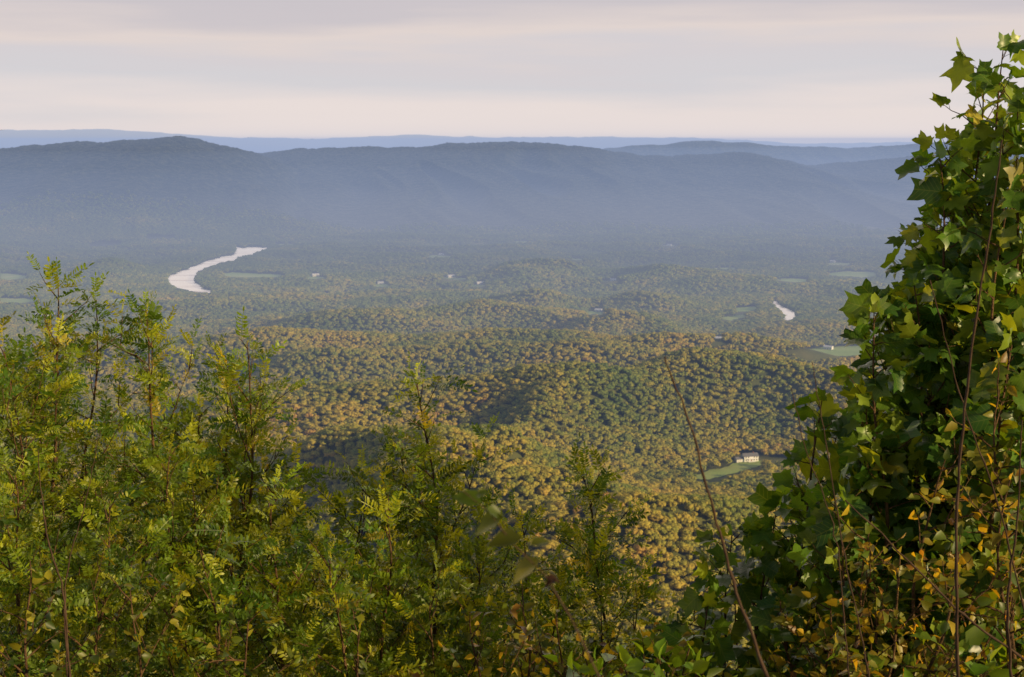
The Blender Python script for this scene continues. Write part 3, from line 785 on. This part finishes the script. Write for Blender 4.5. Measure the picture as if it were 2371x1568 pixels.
ms = N(nt, 'ShaderNodeMixShader'); nt.links.new(mr.outputs[0], ms.inputs[0]); nt.links.new(tb.outputs[0], ms.inputs[1]); nt.links.new(db.outputs[0], ms.inputs[2]); nt.links.new(ms.outputs[0], out.inputs['Surface'])
CZ = 1700.0
k_ = (CZ-FL)/sd.z
offx, offy = sd.x*k_, sd.y*k_
gx = np.linspace(-4200, 6500, 60); gy = np.linspace(2600, 12500, 60)
GY, GX = np.meshgrid(gy, gx, indexing='ij')
cov = sstep(3200, 5400, GY+.12*GX)*sstep(12500, 11500, GY)
V = np.stack([GX+offx, GY+offy, CZ+fbm(GX/900, GY/900, 3, 4)*60], -1).reshape(-1, 3)
me = np_mesh('shade_cloud', V, grid_faces(60, 60), M_shade_cloud, True)
a = me.attributes.new('cover', 'FLOAT', 'POINT'); a.data.foreach_set('value', cov.ravel().astype(np.float32))
add('shade_cloud', me, kind='structure', label='broad thin unseen sheet added to shade the far valley', category='shade_cloud')

w = bpy.data.worlds.new('World'); scene.world = w; w.use_nodes = True
nt = w.node_tree; nt.nodes.clear()
out = N(nt, 'ShaderNodeOutputWorld')
sky = N(nt, 'ShaderNodeTexSky'); sky.sky_type = 'NISHITA'; sky.sun_disc = False
sky.sun_elevation = math.radians(EL); sky.sun_rotation = math.radians(AZ)
b1 = N(nt, 'ShaderNodeBackground'); b1.inputs['Strength'].default_value = .05; nt.links.new(sky.outputs[0], b1.inputs[0])
tc = N(nt, 'ShaderNodeTexCoord'); sp = N(nt, 'ShaderNodeSeparateXYZ'); nt.links.new(tc.outputs['Generated'], sp.inputs[0])
mp = N(nt, 'ShaderNodeMapping'); mp.inputs['Scale'].default_value = (2.8, 2.8, 32); mp.inputs['Rotation'].default_value = (0, .03, 0)
nt.links.new(tc.outputs['Generated'], mp.inputs[0])
nz = N(nt, 'ShaderNodeTexNoise'); nz.inputs['Scale'].default_value = 1.1; nz.inputs['Detail'].default_value = 5; nz.inputs['Roughness'].default_value = .5
nt.links.new(mp.outputs[0], nz.inputs['Vector'])
m1 = N(nt, 'ShaderNodeMath', operation='MULTIPLY_ADD'); m1.inputs[1].default_value = .08; m1.inputs[2].default_value = -.04; nt.links.new(nz.outputs['Fac'], m1.inputs[0])
m2 = N(nt, 'ShaderNodeMath', operation='ADD'); nt.links.new(sp.outputs['Z'], m2.inputs[0]); nt.links.new(m1.outputs[0], m2.inputs[1])
m3 = N(nt, 'ShaderNodeMath', operation='MULTIPLY'); m3.inputs[1].default_value = 5.0; nt.links.new(m2.outputs[0], m3.inputs[0])
rs = ramp(nt, [(0,(.82,.73,.70)),(.09,(.80,.715,.69)),(.22,(.66,.64,.665)),(.29,(.67,.63,.65)),(.36,(.75,.66,.63)),(.46,(.61,.565,.59)),(.58,(.58,.545,.58)),(.8,(.5,.47,.5)),(1,(.45,.43,.46))], m3.outputs[0])
b2 = N(nt, 'ShaderNodeBackground'); b2.inputs['Strength'].default_value = 1.0; nt.links.new(rs.outputs[0], b2.inputs[0])
mr = N(nt, 'ShaderNodeMapRange'); mr.inputs[1].default_value = .12; mr.inputs[2].default_value = .40; nt.links.new(sp.outputs['Z'], mr.inputs[0])
ms = N(nt, 'ShaderNodeMixShader'); nt.links.new(mr.outputs[0], ms.inputs[0]); nt.links.new(b2.outputs[0], ms.inputs[1]); nt.links.new(b1.outputs[0], ms.inputs[2])
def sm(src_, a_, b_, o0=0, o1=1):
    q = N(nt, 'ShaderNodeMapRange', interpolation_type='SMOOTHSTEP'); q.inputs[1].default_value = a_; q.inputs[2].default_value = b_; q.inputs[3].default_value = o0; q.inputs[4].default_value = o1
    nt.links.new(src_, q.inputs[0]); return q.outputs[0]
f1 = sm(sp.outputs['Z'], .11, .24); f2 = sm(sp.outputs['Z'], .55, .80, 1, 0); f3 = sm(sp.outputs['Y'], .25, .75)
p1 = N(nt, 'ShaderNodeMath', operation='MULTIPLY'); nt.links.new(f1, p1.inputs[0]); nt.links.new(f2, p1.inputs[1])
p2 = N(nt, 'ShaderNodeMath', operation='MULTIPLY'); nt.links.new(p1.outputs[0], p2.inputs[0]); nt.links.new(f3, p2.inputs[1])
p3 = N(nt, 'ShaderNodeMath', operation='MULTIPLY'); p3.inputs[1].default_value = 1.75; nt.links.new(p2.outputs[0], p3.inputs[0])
added_glow = N(nt, 'ShaderNodeBackground'); added_glow.inputs[0].default_value = (1,.83,.68,1); nt.links.new(p3.outputs[0], added_glow.inputs['Strength'])  # bright band added to the front sky above the frame, to light the river
asd = N(nt, 'ShaderNodeAddShader'); nt.links.new(ms.outputs[0], asd.inputs[0]); nt.links.new(added_glow.outputs[0], asd.inputs[1])
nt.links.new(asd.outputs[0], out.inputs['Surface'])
l = bpy.data.lights.new('sun', 'SUN'); l.energy = 5.0; l.angle = math.radians(.5); l.color = (1, .74, .38)
lo = bpy.data.objects.new('sun', l); col.objects.link(lo); lo.rotation_euler = sd.to_track_quat('Z', 'Y').to_euler(); lo.location = (20, -10, 30)

# ---------------------------------------------------------------- camera
cam = bpy.data.cameras.new('camera'); co = bpy.data.objects.new('camera', cam); col.objects.link(co)
co.location = (0, 0, EZ); co.rotation_euler = (math.pi/2-TH, 0, 0)
cam.sensor_width = 36; cam.lens = 36*FPX/1024; cam.clip_start = .05; cam.clip_end = 90000
cam.dof.use_dof = True; cam.dof.focus_distance = 8.5; cam.dof.aperture_fstop = 8
scene.camera = co
scene.view_settings.view_transform = 'Standard'; scene.view_settings.look = 'None'; scene.view_settings.exposure = 0
